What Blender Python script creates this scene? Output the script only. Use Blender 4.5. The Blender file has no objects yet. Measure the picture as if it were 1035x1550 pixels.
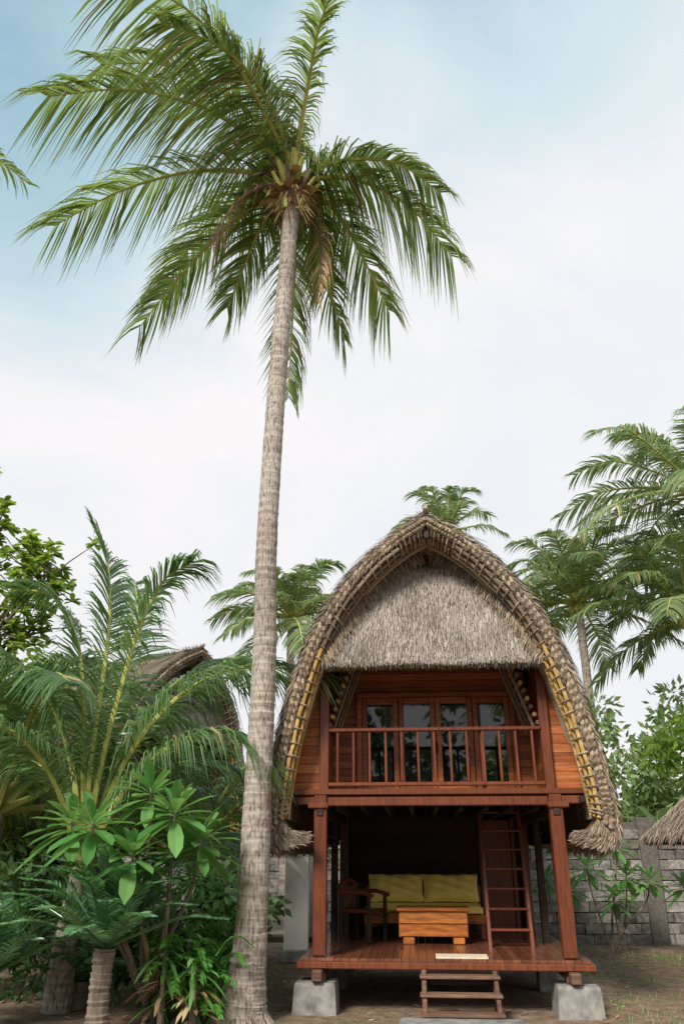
import bpy, math, random
from mathutils import Vector, Matrix
R = random.Random(7)
V = Vector
UP = V((0,0,1))
scene = bpy.context.scene

# ---------------------------------------------------------------- materials
def newmat(name):
    m = bpy.data.materials.new(name); m.use_nodes = True
    nt = m.node_tree; nt.nodes.clear()
    out = nt.nodes.new('ShaderNodeOutputMaterial')
    return m, nt, out
def N(nt, t, **kw):
    n = nt.nodes.new(t)
    for k, v in kw.items(): setattr(n, k, v)
    return n
def ramp(nt, fac, cols):
    r = N(nt, 'ShaderNodeValToRGB')
    el = r.color_ramp.elements
    while len(el) < len(cols): el.new(0.5)
    for e, (p, c) in zip(el, cols):
        e.position = p; e.color = (*c, 1)
    nt.links.new(fac, r.inputs[0]); return r.outputs[0]
def noise(nt, scale, detail=4, mapscale=None, rough=.6):
    tc = N(nt, 'ShaderNodeTexCoord'); mp = N(nt, 'ShaderNodeMapping')
    nt.links.new(tc.outputs['Object'], mp.inputs[0])
    if mapscale: mp.inputs['Scale'].default_value = mapscale
    n = N(nt, 'ShaderNodeTexNoise'); n.inputs['Scale'].default_value = scale
    n.inputs['Detail'].default_value = detail; n.inputs['Roughness'].default_value = rough
    nt.links.new(mp.outputs[0], n.inputs['Vector']); return n.outputs['Fac']
def mixc(nt, fac, a, b, mode='MIX'):
    m = N(nt, 'ShaderNodeMix', data_type='RGBA', blend_type=mode)
    for sock, val in ((m.inputs[0], fac), (m.inputs[6], a), (m.inputs[7], b)):
        if hasattr(val, 'links'): nt.links.new(val, sock)
        elif isinstance(val, tuple): sock.default_value = (*val, 1)
        else: sock.default_value = val
    return m.outputs[2]
def bump(nt, h, bsdf, strength=.4, dist=.02):
    b = N(nt, 'ShaderNodeBump'); b.inputs['Strength'].default_value = strength
    b.inputs['Distance'].default_value = dist
    nt.links.new(h, b.inputs['Height']); nt.links.new(b.outputs[0], bsdf.inputs['Normal'])
def leafmat(name, cols, rough=.45, tr=.3, trcol=(.12,.22,.03), spec=.4):
    m, nt, out = newmat(name)
    g = N(nt, 'ShaderNodeNewGeometry')
    c = ramp(nt, g.outputs['Random Per Island'], cols)
    nz = noise(nt, 1.3, 3)
    c2 = mixc(nt, .55, c, ramp(nt, nz, [(.3,(.5,.5,.5)),(.7,(1.3,1.3,1.2))]), 'MULTIPLY')
    p = N(nt, 'ShaderNodeBsdfPrincipled'); p.inputs['Roughness'].default_value = rough
    p.inputs['Specular IOR Level'].default_value = spec
    nt.links.new(c2, p.inputs['Base Color'])
    t = N(nt, 'ShaderNodeBsdfTranslucent'); t.inputs[0].default_value = (*trcol, 1)
    mx = N(nt, 'ShaderNodeMixShader'); mx.inputs[0].default_value = tr
    nt.links.new(p.outputs[0], mx.inputs[1]); nt.links.new(t.outputs[0], mx.inputs[2])
    nt.links.new(mx.outputs[0], out.inputs[0]); return m
def islmat(name, cols, rough=.8, nscale=6, mscale=None, nmin=.6, nmax=1.25, bstr=.3, bd=.01, spec=.3):
    m, nt, out = newmat(name)
    g = N(nt, 'ShaderNodeNewGeometry')
    c = ramp(nt, g.outputs['Random Per Island'], cols)
    nz = noise(nt, nscale, 5, mscale)
    c2 = mixc(nt, 1.0, c, ramp(nt, nz, [(.3,(nmin,)*3),(.7,(nmax,)*3)]), 'MULTIPLY')
    p = N(nt, 'ShaderNodeBsdfPrincipled'); p.inputs['Roughness'].default_value = rough
    p.inputs['Specular IOR Level'].default_value = spec
    nt.links.new(c2, p.inputs['Base Color']); bump(nt, nz, p, bstr, bd)
    nt.links.new(p.outputs[0], out.inputs[0]); return m

M = {}
M['palm'] = leafmat('palm_leaflet', [(0,(.05,.11,.03)),(.5,(.11,.20,.05)),(.85,(.21,.28,.075)),(1,(.42,.38,.14))], .33, .45, (.34,.46,.09), .6)
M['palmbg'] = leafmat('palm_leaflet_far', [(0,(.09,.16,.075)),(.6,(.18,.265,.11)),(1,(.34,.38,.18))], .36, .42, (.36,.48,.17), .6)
M['young'] = leafmat('young_palm_leaflet', [(0,(.06,.135,.06)),(.6,(.115,.22,.085)),(1,(.21,.32,.13))], .28, .38, (.25,.40,.11), .7)
M['stem'] = islmat('palm_rachis', [(0,(.38,.40,.10)),(1,(.50,.47,.15))], .45, 8, None, .75, 1.15)
M['dry'] = leafmat('dry_leaf', [(0,(.16,.09,.04)),(.5,(.36,.23,.12)),(1,(.55,.40,.24))], .8, .15, (.3,.16,.06))
M['cycad'] = leafmat('cycad_leaf', [(0,(.07,.19,.09)),(.6,(.12,.28,.13)),(1,(.22,.40,.19))], .30, .3, (.18,.38,.11), .7)
M['plum'] = leafmat('plumeria_leaf', [(0,(.07,.20,.055)),(.6,(.12,.30,.085)),(1,(.22,.42,.14))], .30, .35, (.27,.50,.11), .6)
M['broad'] = leafmat('broad_leaf', [(0,(.06,.13,.02)),(.6,(.14,.24,.04)),(1,(.28,.38,.07))], .4, .5, (.36,.50,.07))
M['dark'] = leafmat('dark_foliage', [(0,(.03,.07,.022)),(.7,(.07,.14,.045)),(1,(.13,.22,.07))], .5, .28, (.13,.22,.05))
M['bright'] = leafmat('bright_foliage', [(0,(.13,.23,.08)),(.6,(.23,.34,.13)),(1,(.37,.47,.22))], .45, .42, (.38,.50,.19))
M['fern'] = leafmat('fern_leaf', [(0,(.05,.19,.02)),(1,(.13,.35,.05))], .5, .3, (.18,.45,.05))
M['straw'] = islmat('thatch_straw', [(0,(.16,.13,.105)),(.35,(.31,.265,.225)),(.75,(.45,.39,.335)),(1,(.64,.57,.50))], .9, 2.5, None, .75, 1.15, .2)
M['strawroof'] = islmat('thatch_roof_straw', [(0,(.125,.09,.06)),(.4,(.27,.205,.145)),(.8,(.42,.33,.24)),(1,(.58,.48,.36))], .9, 2.0, None, .6, 1.2, .2)
M['under'] = islmat('thatch_underside', [(0,(.25,.145,.065)),(1,(.32,.20,.09))], .9, 30, (3,.4,3), .45, 1.3, .8, .03)
M['rope'] = islmat('rope_binding', [(0,(.17,.125,.085)),(.6,(.31,.235,.165)),(1,(.43,.34,.25))], .9, 30, None, .6, 1.2, .6)
M['bamboo'] = islmat('yellow_bamboo', [(0,(.40,.24,.08)),(.6,(.56,.36,.12)),(1,(.66,.45,.18))], .45, 9, (1,1,1), .5, 1.15, .2)
M['wood'] = islmat('teak_post', [(0,(.115,.030,.013)),(1,(.185,.052,.022))], .33, 6, (6,6,.6), .55, 1.3, .3, .004, .5)
M['plank'] = islmat('teak_planks', [(0,(.27,.074,.024)),(.5,(.38,.115,.036)),(1,(.48,.165,.055))], .36, 5, (.6,4,8), .5, 1.25, .3, .004, .45)
M['deck'] = islmat('deck_boards', [(0,(.13,.044,.024)),(1,(.21,.080,.045))], .2, 5, (7,.6,4), .6, 1.3, .3, .004, .5)
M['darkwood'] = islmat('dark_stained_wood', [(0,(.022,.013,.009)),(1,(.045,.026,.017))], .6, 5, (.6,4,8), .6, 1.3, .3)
M['tablewood'] = islmat('table_wood', [(0,(.48,.15,.035)),(1,(.60,.23,.06))], .4, 4, (1,4,6), .45, 1.2, .2)
M['oldwood'] = islmat('weathered_wood', [(0,(.13,.065,.042)),(1,(.23,.135,.085))], .75, 6, (.7,5,5), .5, 1.3, .5)
M['concrete'] = islmat('concrete', [(0,(.27,.255,.235)),(1,(.34,.32,.29))], .9, 7, None, .45, 1.2, .5, .01)
M['block'] = islmat('stone_block', [(0,(.15,.13,.115)),(.5,(.25,.225,.20)),(1,(.38,.345,.31))], .95, 9, None, .4, 1.3, 1.0, .03)
M['mortar'] = islmat('mortar', [(0,(.13,.112,.095)),(1,(.16,.14,.12))], .95, 12, None, .6, 1.2, .8, .02)
M['white'] = islmat('white_plaster', [(0,(.84,.82,.78)),(1,(.86,.84,.80))], .8, 3, None, .85, 1.0, .1)
M['bark'] = islmat('bark', [(0,(.17,.13,.10)),(1,(.26,.205,.16))], .9, 14, (1,1,.3), .5, 1.3, .8, .02)
M['cushion'] = islmat('yellow_cushion', [(0,(.92,.69,.16)),(1,(.95,.74,.21))], .38, 5, None, .85, 1.05, .3, .03, .5)
M['mat'] = islmat('door_mat', [(0,(.66,.57,.42)),(1,(.68,.58,.44))], .95, 60, None, .7, 1.2, .6)
M['black'] = islmat('black_metal', [(0,(.02,.02,.02)),(1,(.03,.03,.03))], .4)
def glassmat():
    m, nt, out = newmat('window_glass')
    p = N(nt, 'ShaderNodeBsdfPrincipled'); p.inputs['Base Color'].default_value = (.006,.007,.008,1)
    p.inputs['Roughness'].default_value = .02; p.inputs['Specular IOR Level'].default_value = .8
    nt.links.new(p.outputs[0], out.inputs[0]); return m
M['glass'] = glassmat()
def trunkmat():
    m, nt, out = newmat('coconut_trunk_bark')
    a = noise(nt, 2.2, 6, (.8,.8,7)); b = noise(nt, 24, 6, (1.4,1.4,.35)); g = noise(nt, .45, 2)
    c = ramp(nt, a, [(.3,(.22,.18,.145)),(.5,(.37,.32,.275)),(.7,(.52,.47,.41))])
    c = mixc(nt, .85, c, ramp(nt, b, [(.36,(.32,.28,.25)),(.52,(1.08,1.08,1.08))]), 'MULTIPLY')
    c = mixc(nt, .6, c, ramp(nt, g, [(.35,(.72,.64,.56)),(.65,(1.2,1.2,1.2))]), 'MULTIPLY')
    p = N(nt, 'ShaderNodeBsdfPrincipled'); p.inputs['Roughness'].default_value = .9
    nt.links.new(c, p.inputs['Base Color']); bump(nt, b, p, .9, .02)
    nt.links.new(p.outputs[0], out.inputs[0]); return m
M['trunk'] = trunkmat()
def groundmat():
    m, nt, out = newmat('earth_ground')
    a = noise(nt, .9, 6); b = noise(nt, 5, 7, None, .75); c_ = noise(nt, 50, 4)
    soil = ramp(nt, b, [(.3,(.12,.072,.042)),(.48,(.27,.175,.11)),(.7,(.44,.32,.22))])
    grass = ramp(nt, c_, [(.35,(.08,.10,.03)),(.65,(.20,.21,.08))])
    fac = ramp(nt, a, [(.55,(0,0,0)),(.68,(.7,.7,.7))])
    c = mixc(nt, fac, soil, grass)
    c = mixc(nt, .8, c, ramp(nt, c_, [(.35,(.45,.45,.45)),(.6,(1.15,1.15,1.15))]), 'MULTIPLY')
    p = N(nt, 'ShaderNodeBsdfPrincipled'); p.inputs['Roughness'].default_value = .95
    nt.links.new(c, p.inputs['Base Color']); bump(nt, b, p, 1.0, .08)
    nt.links.new(p.outputs[0], out.inputs[0]); return m
M['ground'] = groundmat()

# ---------------------------------------------------------------- mesh helpers
class MB:
    def __init__(s): s.v=[]; s.f=[]; s.m=[]; s.mats=[]
    def mi(s, k):
        if k not in s.mats: s.mats.append(k)
        return s.mats.index(k)
    def add(s, vs, fs, k):
        o=len(s.v); i=s.mi(k); s.v.extend([tuple(v) for v in vs])
        for f in fs: s.f.append(tuple(o+a for a in f)); s.m.append(i)
    def obj(s, name, parent=None, smooth=False, loc=None, rot=0):
        me=bpy.data.meshes.new(name); me.from_pydata(s.v,[],s.f)
        for k in s.mats: me.materials.append(M[k])
        me.polygons.foreach_set('material_index', s.m)
        if smooth: me.polygons.foreach_set('use_smooth',[True]*len(s.f))
        me.update()
        o=bpy.data.objects.new(name,me); scene.collection.objects.link(o)
        if parent: o.parent=parent
        if loc: o.location=loc
        o.rotation_euler[2]=rot
        return o
def empty(name, loc=(0,0,0), rot=0):
    e=bpy.data.objects.new(name,None); e.location=loc; e.rotation_euler[2]=rot
    e.empty_display_size=.3; scene.collection.objects.link(e); return e
def box(mb, c, s, k, rot=None, j=0):
    x,y,z=s[0]/2,s[1]/2,s[2]/2
    vs=[V((a*x,b*y,d*z)) for a in(-1,1) for b in(-1,1) for d in(-1,1)]
    if j: vs=[v+V((R.uniform(-j,j),R.uniform(-j,j),R.uniform(-j,j))) for v in vs]
    if rot: vs=[rot@v for v in vs]
    vs=[v+V(c) for v in vs]
    mb.add(vs,[(0,1,3,2),(4,6,7,5),(0,4,5,1),(2,3,7,6),(0,2,6,4),(1,5,7,3)],k)
def bbox(mb, c, s, k, b=.012, rot=None):
    hx,hy,hz=s[0]/2,s[1]/2,s[2]/2; b=min(b,hx*.45,hy*.45,hz*.45)
    vs=[];idx={}
    for sx in(-1,1):
        for sy in(-1,1):
            for sz in(-1,1):
                for ax in range(3):
                    p=[sx*(hx-b),sy*(hy-b),sz*(hz-b)]; p[ax]=(sx*hx,sy*hy,sz*hz)[ax]
                    idx[(sx,sy,sz,ax)]=len(vs); vs.append(V(p))
    fs=[]
    for ax in range(3):
        o=[a for a in range(3) if a!=ax]
        for s1 in(-1,1):
            q=[]
            for a,b2 in((-1,-1),(1,-1),(1,1),(-1,1)):
                t=[0,0,0];t[ax]=s1;t[o[0]]=a;t[o[1]]=b2;q.append(idx[(*t,ax)])
            fs.append(q)
        for a in(-1,1):
            for b2 in(-1,1):
                t0=[0,0,0];t0[ax]=-1;t0[o[0]]=a;t0[o[1]]=b2;t1=list(t0);t1[ax]=1
                fs.append([idx[(*t0,o[0])],idx[(*t1,o[0])],idx[(*t1,o[1])],idx[(*t0,o[1])]])
    for sx in(-1,1):
        for sy in(-1,1):
            for sz in(-1,1): fs.append([idx[(sx,sy,sz,a)] for a in range(3)])
    if rot: vs=[rot@v for v in vs]
    mb.add([v+V(c) for v in vs],fs,k)
def tube(mb, pts, rad, k, n=8, caps=True):
    pts=[V(p) for p in pts]; L=len(pts)
    if not hasattr(rad,'__len__'): rad=[rad]*L
    vs=[];fs=[];prev=None
    for i,p in enumerate(pts):
        T=(pts[min(i+1,L-1)]-pts[max(i-1,0)])
        if T.length<1e-6: T=V((0,0,1))
        T.normalize()
        if prev is None:
            a=T.cross(V((0,1,0)) if abs(T.y)<.9 else V((1,0,0))).normalized()
        else: a=(prev-T*prev.dot(T)).normalized()
        prev=a; b=T.cross(a)
        for q in range(n):
            an=2*math.pi*q/n; vs.append(p+(a*math.cos(an)+b*math.sin(an))*rad[i])
    for i in range(L-1):
        for q in range(n):
            q2=(q+1)%n; fs.append((i*n+q,i*n+q2,(i+1)*n+q2,(i+1)*n+q))
    if caps: fs.append(tuple(range(n))[::-1]); fs.append(tuple((L-1)*n+q for q in range(n)))
    mb.add(vs,fs,k)
def crom(pts,t):
    n=len(pts)-1; x=min(max(t,0),.99999)*n; i=int(x); u=x-i
    p0=pts[max(i-1,0)];p1=pts[i];p2=pts[i+1];p3=pts[min(i+2,n)]
    if i==0: p0=p1*2-p2
    if i+2>n: p3=p2*2-p1
    return .5*((2*p1)+(p2-p0)*u+(2*p0-5*p1+4*p2-p3)*u*u+(3*p1-p0-3*p2+p3)*u**3)
def strip(mb, ps, W, ws, k):
    vs=[]
    for p,w in zip(ps,ws): vs+= [p-W*w/2,p+W*w/2]
    mb.add(vs,[(2*i,2*i+1,2*i+3,2*i+2) for i in range(len(ps)-1)],k)
def frond(mb, pts, L=1.0, n=80, w=.04, droop=1., wind=V((0,0,0)), k='palm', r0=.06, start=.16, roll=0, lift=.15, dry=.02, rng=R, stemk='stem', messy=.0, tip=.5):
    pts=[V(p) for p in pts]
    S_=16; cs=[crom(pts,i/S_) for i in range(S_+1)]
    tube(mb, cs, [max(.006,r0*(1-(i/S_))**1.1*(1 if i>1 else 1.3)+.006) for i in range(S_+1)], stemk, 5)
    grav=(V((0,0,-1))+wind)
    sref=None; ph=[rng.uniform(0,6.28) for _ in range(6)]
    for i in range(n):
        u=(i+.5)/n; t=start+(1-start)*u
        p=crom(pts,t); T=(crom(pts,min(t+.02,.9999))-crom(pts,t-.02)).normalized()
        S=T.cross(UP)
        if S.length<.25 and sref is not None: S=sref-T*sref.dot(T)
        elif sref is not None and S.dot(sref)<0: S=-S
        S.normalize(); sref=S.copy()
        S=Matrix.Rotation(roll,3,T)@S; Nn=S.cross(T)
        prof=min(1,.5+2.6*u)*(1-tip*u**3)
        for sd in(-1,1):
            if rng.random()<.03: continue
            x=i if n<118 else i*110.0/n
            cl=math.sin(x*.33+ph[0]+sd)+.7*math.sin(x*.81+ph[1]*sd); cl2=math.sin(x*.24+ph[2]+2*sd)+.6*math.sin(x*.63+ph[3]*sd)
            if messy>0 and math.sin(x*.19+ph[4]+sd*1.7)>.965: continue
            fw=.35+.9*u+rng.uniform(-.1,.1)+messy*.28*cl
            d=(S*sd+T*fw+Nn*(lift+rng.uniform(-.12,.12)+messy*.3*cl2)).normalized()
            l=L*prof*rng.uniform(.82,1.12); dr=droop*rng.uniform(.7,1.35)*(1+messy*.35*cl2)
            ps=[p,p+d*l*.33+grav*l*.04*dr,p+d*l*.62+grav*l*.2*dr,p+d*l*.84+grav*l*.5*dr]
            W=(T-d*T.dot(d)).normalized()
            W=Matrix.Rotation(rng.uniform(-.9,.9),3,d)@W
            strip(mb,ps,W,[w*.6,w,w*.7,.003],'dry' if rng.random()<dry else k)
def blade(mb, p, d, l, w, droop, k, nrm=UP, fold=.15):
    d=d.normalized(); S=d.cross(nrm)
    if S.length<.1: S=d.cross(V((1,0,0)))
    S.normalize(); vs=[]
    prof=[.12,.7,1,.85,.05]
    for i,a in enumerate([0,.25,.55,.82,1]):
        c=p+d*l*a+V((0,0,-1))*droop*l*a*a
        h=S.cross(d)*(fold*w*prof[i])
        vs+=[c-S*w/2*prof[i]+h,c,c+S*w/2*prof[i]+h]
    fs=[]
    for i in range(4):
        o=i*3; fs+=[(o,o+1,o+4,o+3),(o+1,o+2,o+5,o+4)]
    mb.add(vs,fs,k)
def rdir(rng=R):
    while True:
        v=V((rng.uniform(-1,1),rng.uniform(-1,1),rng.uniform(-1,1)))
        if .05<v.length<1: return v.normalized()
def clumps(mb, c, rad, nc, per, cr, ls, k, flat=.6, asp=.45):
    c=V(c)
    for i in range(nc):
        d=rdir()*R.uniform(.35,1)**.6
        cc=c+V((d.x*rad[0],d.y*rad[1],d.z*rad[2])); r=cr*R.uniform(.6,1.3)
        for j in range(per):
            e=rdir(); p=cc+V((e.x,e.y,e.z*flat))*r*R.uniform(.3,1)
            l=ls*R.uniform(.6,1.25); dd=(e+V((0,0,-.3))+rdir()*.5).normalized()
            S=dd.cross(rdir()).normalized()*l*asp/2
            mb.add([p,p+dd*l*.45-S,p+dd*l,p+dd*l*.45+S],[(0,1,2,3)],k)

# ---------------------------------------------------------------- ground
mb=MB(); mb.add([(-300,-200,0),(300,-200,0),(300,600,0),(-300,600,0)],[(0,1,2,3)],'ground'); mb.obj('ground')
mb=MB()
for i in range(4200):
    x=R.uniform(-8,9); y=R.uniform(6,19)
    l=R.uniform(.03,.12); a=R.uniform(0,6.28); z=.01
    d=V((math.cos(a),math.sin(a),R.uniform(-.1,.3)));s=V((-math.sin(a),math.cos(a),R.uniform(-.2,.2)))*l*.22
    p=V((x,y,z)); mb.add([p,p+d*l*.5-s,p+d*l,p+d*l*.5+s],[(0,1,2,3)],'dry')
mb.obj('fallen_leaves')
mb=MB()
for i in range(170):
    cx=R.uniform(-7,8);cy=R.uniform(9.0,18)
    if -0.6<cx<3 and cy<15: continue
    for j in range(20):
        a=R.uniform(0,6.28); p=V((cx+R.gauss(0,.2),cy+R.gauss(0,.2),0)); h=R.uniform(.03,.10)
        d=V((math.cos(a)*.4,math.sin(a)*.4,1)); W=V((-math.sin(a),math.cos(a),0))
        strip(mb,[p,p+d*h*.6,p+d*h+V((d.x,d.y,0))*h*.4],W,[.012,.01,.002],'fern' if R.random()<.3 else 'bright')
mb.obj('grass_tufts')

# ---------------------------------------------------------------- lumbung hut
OUT=[(0,6.03),(.15,5.93),(.44,5.77),(.87,5.44),(1.30,4.94),(1.62,4.40),(1.85,3.8),(2.03,3.15),(2.14,2.55),(2.19,2.12),(2.14,1.90),(1.97,1.80),(1.64,1.86)]
INN=[(0,5.75),(.11,5.69),(.36,5.54),(.74,5.23),(1.13,4.77),(1.41,4.26),(1.62,3.70),(1.79,3.09),(1.90,2.52),(1.94,2.20),(1.92,2.10),(1.83,2.0),(1.64,1.95)]
OUT=[V((a,0,b)) for a,b in OUT]; INN=[V((a,0,b)) for a,b in INN]
def yf(z): return -.35-.5*max(0,min(1,(z-2)/4.0))**1.3-(.10*max(0,(z-5.7)/.3))
def rp(prof,q,side,t):
    p=crom(prof,q); b=1+.055*math.sin(math.pi*min(1,max(0,t)))
    y0=yf(p.z); y1=4.3-(y0+.35)
    return V((side*p.x*b, y0+(y1-y0)*t, p.z))
def innerhw(z):
    for i in range(len(INN)-1):
        if INN[i].z>=z>=INN[i+1].z:
            f=(INN[i].z-z)/(INN[i].z-INN[i+1].z); return INN[i].x+(INN[i+1].x-INN[i].x)*f
    return 0
def build_hut_parts():
    parts=[]
    mb=MB(); NQ=44; NT=14
    for side in(-1,1):
        for prof,k in((OUT,'strawroof'),(INN,'under')):
            g=[[rp(prof,q/NQ,side,t/NT) for t in range(NT+1)] for q in range(NQ+1)]
            vs=[p for row in g for p in row]
            fs=[(a*(NT+1)+b,a*(NT+1)+b+1,(a+1)*(NT+1)+b+1,(a+1)*(NT+1)+b) for a in range(NQ) for b in range(NT)]
            mb.add(vs,fs,k)
        for t in(0,1):
            vs=[]
            for q in range(NQ+1): vs+=[rp(OUT,q/NQ,side,t),rp(INN,q/NQ,side,t)]
            mb.add(vs,[(2*a,2*a+1,2*a+3,2*a+2) for a in range(NQ)],'strawroof')
    vs=[rp(INN,q/20,-1,.97) for q in range(20,-1,-1)]+[rp(INN,q/20,1,.97) for q in range(1,21)]
    mb.add(vs,[tuple(range(len(vs)))],'under')
    for i in range(16000):
        side=R.choice((-1,1)); q=R.uniform(0,.93); t=R.random()**1.15
        dq=R.uniform(.035,.075); off=R.uniform(.005,.045)
        p0=rp(OUT,q,side,t);p1=rp(OUT,min(1,q+dq*.5),side,t+R.uniform(-.006,.006));p2=rp(OUT,min(1,q+dq),side,t+R.uniform(-.012,.012))
        T=(p2-p0).normalized(); nn=T.cross(V((0,1,0)))*(-side)
        if nn.dot(V((side,0,.6)))<0: nn=-nn
        strip(mb,[p0+nn*off*.3,p1+nn*off,p2+nn*(off+R.uniform(0,.05))],V((0,1,0)),[.010,.015,.005],'strawroof')
    for i in range(7500):
        side=R.choice((-1,1)); q=R.uniform(0,.99); f=R.random()
        a=rp(OUT,q,side,0);b=rp(INN,q,side,0); p=a+(b-a)*f
        T=(rp(OUT,min(.999,q+.02),side,0)-rp(OUT,q-.02 if q>.02 else 0,side,0)).normalized()
        d=(V((0,-.5,0))+T*R.uniform(.7,1.4)+(a-b).normalized()*R.uniform(-.1,.4)).normalized()
        l=R.uniform(.06,.17); W=d.cross(V((0,1,0))+rdir()*.3).normalized()
        p=p+V((0,.02,0)); strip(mb,[p,p+d*l*.6,p+d*l+V((0,0,-.01))],W,[.010,.010,.003],'strawroof')
    for i in range(6000):
        side=R.choice((-1,1)); q=R.uniform(.70,.92); t=R.random()
        p=rp(OUT,q,side,t); l=R.uniform(.06,.16)
        d=V((side*R.uniform(-.35,.10),R.uniform(-.1,.1),-1)).normalized()
        strip(mb,[p,p+d*l*.5,p+d*l],V((0,1,0)) if R.random()<.5 else V((1,0,0)),[.012,.012,.003],'strawroof')
    parts.append(('thatched_roof',mb,False))
    mb=MB()
    for side in(-1,1):
        nseg=64
        for f,r in((.40,.036),(.62,.030)):
            for i in range(nseg):
                q0=.01+.80*i/nseg; q1=.01+.80*(i+1.25)/nseg; jt=R.uniform(-.05,.05); rr_=r*R.uniform(.8,1.15)
                def pp(q,ff):
                    a=rp(OUT,q,side,0);b=rp(INN,q,side,0); return a+(b-a)*ff+V((0,-.045,0))
                a=pp(q0,f-.10+jt);b=pp((q0+q1)/2,f)+V((0,-.018,0));c=pp(q1,f+.10+jt)
                tube(mb,[a,b,c],[rr_*.55,rr_,rr_*.55],'rope',6)
        for f,r,yo in((.93,.026,-.03),(1.12,.024,.03),(1.02,.022,.09),(1.22,.022,.12)):
            pts=[]
            for i in range(26):
                q=.17+.62*i/25; a=rp(OUT,q,side,0);b=rp(INN,q,side,0)
                pts.append(a+(b-a)*f+V((R.uniform(-.01,.01),yo,R.uniform(-.01,.01))))
            for i in range(0,25,5):
                tube(mb,pts[i:i+6],[r*1.1]+[r]*4+[r*1.1],'bamboo' if i>7 else 'rope',7)
        for i in range(34):
            q=.06+.72*i/34+R.uniform(-.004,.004); a=rp(OUT,q,side,0);b=rp(INN,q,side,0); e=(b-a)
            tube(mb,[a+e*.80+V((0,-.07,0)),a+e*1.05+V((0,-.055,0)),a+e*1.3+V((0,.06,0))],[.013,.013,.013],'rope',5)
        for i in range(52):
            q=.02+.76*i/52; b=rp(INN,q,side,0); c=rp(INN,q,side,.3)
            inn=(b-rp(OUT,q,side,0)).normalized()*.03
            tube(mb,[b+inn+V((0,.03,0)),c+inn],.015,'rope' if i%3 else 'bamboo',5)
        for t in(.05,.10,.17,.27):
            tube(mb,[rp(INN,.03+.74*i/20,side,t)+V((-side*.05,0,-.03)) for i in range(21)],.024,'rope',6)
    tube(mb,[(0,-1.0,6.07),(0,-.8,5.99),(0,.2,5.94)],[.03,.05,.05],'rope',7)
    box(mb,(0,-.86,5.80),(.06,.05,.26),'darkwood')
    for i in range(600):
        y=R.uniform(-.98,4.8); p=V((R.uniform(-.06,.06),y,6.0)); d=V((R.uniform(-1,1),R.uniform(-.3,.3),R.uniform(.1,.8))).normalized()
        strip(mb,[p,p+d*.08,p+d*.14+V((0,0,-.03))],V((0,1,0)),[.014,.012,.003],'straw')
    parts.append(('rim_bindings',mb,False))
    mb=MB(); zt,zb=5.52,4.10
    def ay(z,x):
        f=max(0,(zt-z)/(zt-zb)); return -.22-.30*f**.8+.06*(x/1.6)**2
    NZ=18;NX=16;vs=[]
    for a in range(NZ+1):
        z=zt+(zb-zt)*a/NZ; h=innerhw(z)+.03
        for b in range(NX+1):
            x=h*(2*b/NX-1); vs.append((x,ay(z,x)+.05,z))
    mb.add(vs,[(a*(NX+1)+b,a*(NX+1)+b+1,(a+1)*(NX+1)+b+1,(a+1)*(NX+1)+b) for a in range(NZ) for b in range(NX)],'under')
    for i in range(26000):
        z=zb+(zt-zb)*R.random()**1.15*.99; h=innerhw(z)+.02; x=R.uniform(-h,h)
        l=R.uniform(.10,.32); off=R.uniform(.0,.055); sl=R.uniform(-.13,.13)+x*.04
        z2=z-l
        if z2<zb-.10: z2=zb-R.uniform(-.02,.10)-.02*math.sin(x*5)
        zm=(z+z2)/2
        ps=[V((x,ay(z,x)+.045-off*.4,z)),V((x+sl*l*.5,ay(zm,x)-off,zm)),V((x+sl*l,ay(max(z2,zb-.05),x)-off-R.uniform(0,.03),z2))]
        strip(mb,ps,V((1,R.uniform(-.6,.6),0)).normalized(),[.006,.009,.004],'straw')
    for i in range(4200):
        x=R.uniform(-1.64,1.64); p=V((x,ay(zb,x)+R.uniform(-.02,.2),zb+R.uniform(0,.05)))
        l=R.uniform(.04,.15); d=V((R.uniform(-.2,.2),R.uniform(-.25,.1),-1)).normalized()
        strip(mb,[p,p+d*l*.6,p+d*l],V((1,0,0)),[.012,.01,.003],'straw')
    for i in range(5000):
        z=R.uniform(4.15,5.66); s=R.choice((-1,1)); x=s*(innerhw(z)-R.uniform(-.02,.10)) ; p=V((x,ay(min(z,zt),x)-R.uniform(0,.12),z))
        d=V((-s*R.uniform(.1,.8),-.25,-1)).normalized(); l=R.uniform(.06,.22)
        strip(mb,[p,p+d*l*.6,p+d*l],V((1,R.uniform(-.5,.5),0)).normalized(),[.011,.009,.003],'strawroof')
    parts.append(('gable_thatch',mb,False))
    mb=MB(); zd=.575; zf=2.40
    for s in(-1,1):
        bbox(mb,(s*1.5,0,(zd+zf)/2+.02),(.165,.165,zf-zd+.04-.02),'wood')
        bbox(mb,(s*1.46,0,3.42),(.125,.125,1.90),'wood')
        bbox(mb,(s*1.5,3.6,1.48),(.14,.14,1.84),'wood')
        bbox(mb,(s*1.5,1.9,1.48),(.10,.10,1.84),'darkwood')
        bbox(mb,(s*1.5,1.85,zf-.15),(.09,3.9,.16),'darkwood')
        bbox(mb,(s*1.53,0,2.30),(.26,.24,.07),'wood')
        bbox(mb,(s*1.70,-.02,2.36),(.5,.10,.10),'wood')
        bbox(mb,(s*1.83,2.0,2.36),(.08,4.3,.09),'darkwood')
    bbox(mb,(0,-.02,zf+.065),(3.78,.13,.075),'wood')
    bbox(mb,(0,.0,zf-.045),(2.83,.10,.12),'wood')
    bbox(mb,(0,-.20,4.28),(3.1,.09,.12),'wood')
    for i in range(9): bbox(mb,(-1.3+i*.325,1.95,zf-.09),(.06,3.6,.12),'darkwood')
    box(mb,(0,1.95,zf+.01),(3.2,3.7,.05),'darkwood')
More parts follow.
